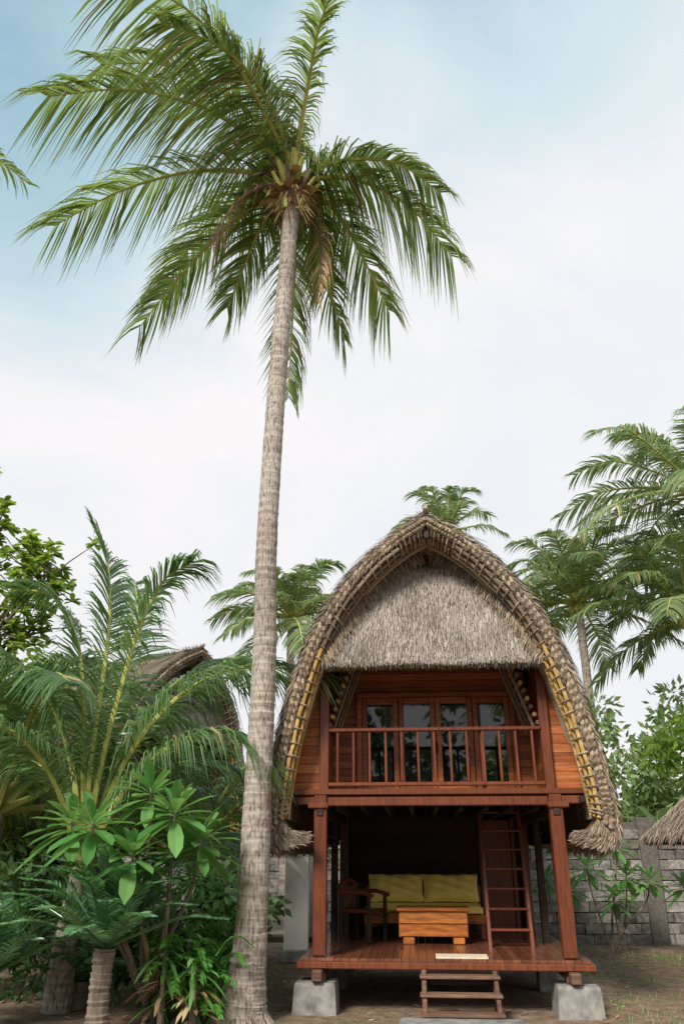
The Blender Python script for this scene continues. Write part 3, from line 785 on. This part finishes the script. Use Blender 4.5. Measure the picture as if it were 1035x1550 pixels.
# ---------------------------------------------------------------- sky / light
w=bpy.data.worlds.new('World'); scene.world=w; w.use_nodes=True; nt=w.node_tree; nt.nodes.clear()
out=nt.nodes.new('ShaderNodeOutputWorld')
sky=nt.nodes.new('ShaderNodeTexSky'); sky.sky_type='NISHITA'; sky.sun_disc=False
sky.sun_rotation=math.radians(216); sky.air_density=1.0; sky.dust_density=.6; sky.ozone_density=1.0
bg1=nt.nodes.new('ShaderNodeBackground'); bg1.inputs[1].default_value=.15; nt.links.new(sky.outputs[0],bg1.inputs[0])
tc=nt.nodes.new('ShaderNodeTexCoord')
n1=nt.nodes.new('ShaderNodeTexNoise'); n1.inputs['Scale'].default_value=2.1; n1.inputs['Detail'].default_value=7; n1.inputs['Roughness'].default_value=.52; n1.inputs['Distortion'].default_value=.5
mp=nt.nodes.new('ShaderNodeMapping'); mp.inputs['Scale'].default_value=(1,1,1.5); mp.inputs['Location'].default_value=(.4,.2,.1)
nt.links.new(tc.outputs['Generated'],mp.inputs[0]); nt.links.new(mp.outputs[0],n1.inputs['Vector'])
dp=nt.nodes.new('ShaderNodeVectorMath'); dp.operation='DOT_PRODUCT'; dp.inputs[1].default_value=(-.50,-.1,.87)
nt.links.new(tc.outputs['Generated'],dp.inputs[0])
ad=nt.nodes.new('ShaderNodeMath'); ad.operation='MULTIPLY_ADD'; ad.inputs[1].default_value=-.65
nt.links.new(n1.outputs['Fac'],ad.inputs[0]); nt.links.new(dp.outputs['Value'],ad.inputs[2])
def mrange(a,b,c,d):
    mr=nt.nodes.new('ShaderNodeMapRange'); mr.interpolation_type='SMOOTHSTEP'
    for k_,v_ in(('From Min',a),('From Max',b),('To Min',c),('To Max',d)): mr.inputs[k_].default_value=v_
    nt.links.new(ad.outputs[0],mr.inputs['Value']); return mr.outputs[0]
fcl=mrange(.26,.60,1,.66)      # cloud cover thins towards the clear patch
fhz=mrange(.02,.62,0,1)        # thin veil is bluer where cloud is thin
bg2=nt.nodes.new('ShaderNodeBackground'); bg2.inputs[1].default_value=1.0
cr=nt.nodes.new('ShaderNodeValToRGB'); cr.color_ramp.elements[0].position=.34; cr.color_ramp.elements[0].color=(.84,.88,.92,1); cr.color_ramp.elements[1].position=.60; cr.color_ramp.elements[1].color=(.97,.94,.96,1)
nt.links.new(n1.outputs['Fac'],cr.inputs[0])
mxc=nt.nodes.new('ShaderNodeMix'); mxc.data_type='RGBA'; nt.links.new(fhz,mxc.inputs[0]); nt.links.new(cr.outputs[0],mxc.inputs[6]); mxc.inputs[7].default_value=(.36,.63,.74,1)
nt.links.new(mxc.outputs[2],bg2.inputs[0])
ms=nt.nodes.new('ShaderNodeMixShader'); nt.links.new(fcl,ms.inputs[0]); nt.links.new(bg1.outputs[0],ms.inputs[1]); nt.links.new(bg2.outputs[0],ms.inputs[2])
nt.links.new(ms.outputs[0],out.inputs[0])
sd=bpy.data.lights.new('sun','SUN'); sd.energy=4.8; sd.angle=math.radians(16); sd.color=(1,.94,.86)
so=bpy.data.objects.new('sun',sd); scene.collection.objects.link(so)
az=math.radians(208); el=math.radians(40)
sky.sun_elevation=el; sky.sun_rotation=az
sdir=V((math.sin(az)*math.cos(el),math.cos(az)*math.cos(el),math.sin(el)))
so.rotation_euler=sdir.to_track_quat('Z','Y').to_euler(); so.location=(0,0,30)

# ---------------------------------------------------------------- camera
cd=bpy.data.cameras.new('camera'); cam=bpy.data.objects.new('camera',cd); scene.collection.objects.link(cam)
cam.location=(0,0,1.75); cam.rotation_euler=(math.radians(90+23.2),0,0)
cd.sensor_fit='VERTICAL'; cd.sensor_height=36; cd.lens=1200/1550*36; cd.clip_end=2000; cd.clip_start=.05
scene.camera=cam
scene.view_settings.view_transform='Standard'; scene.view_settings.look='None'; scene.view_settings.exposure=0
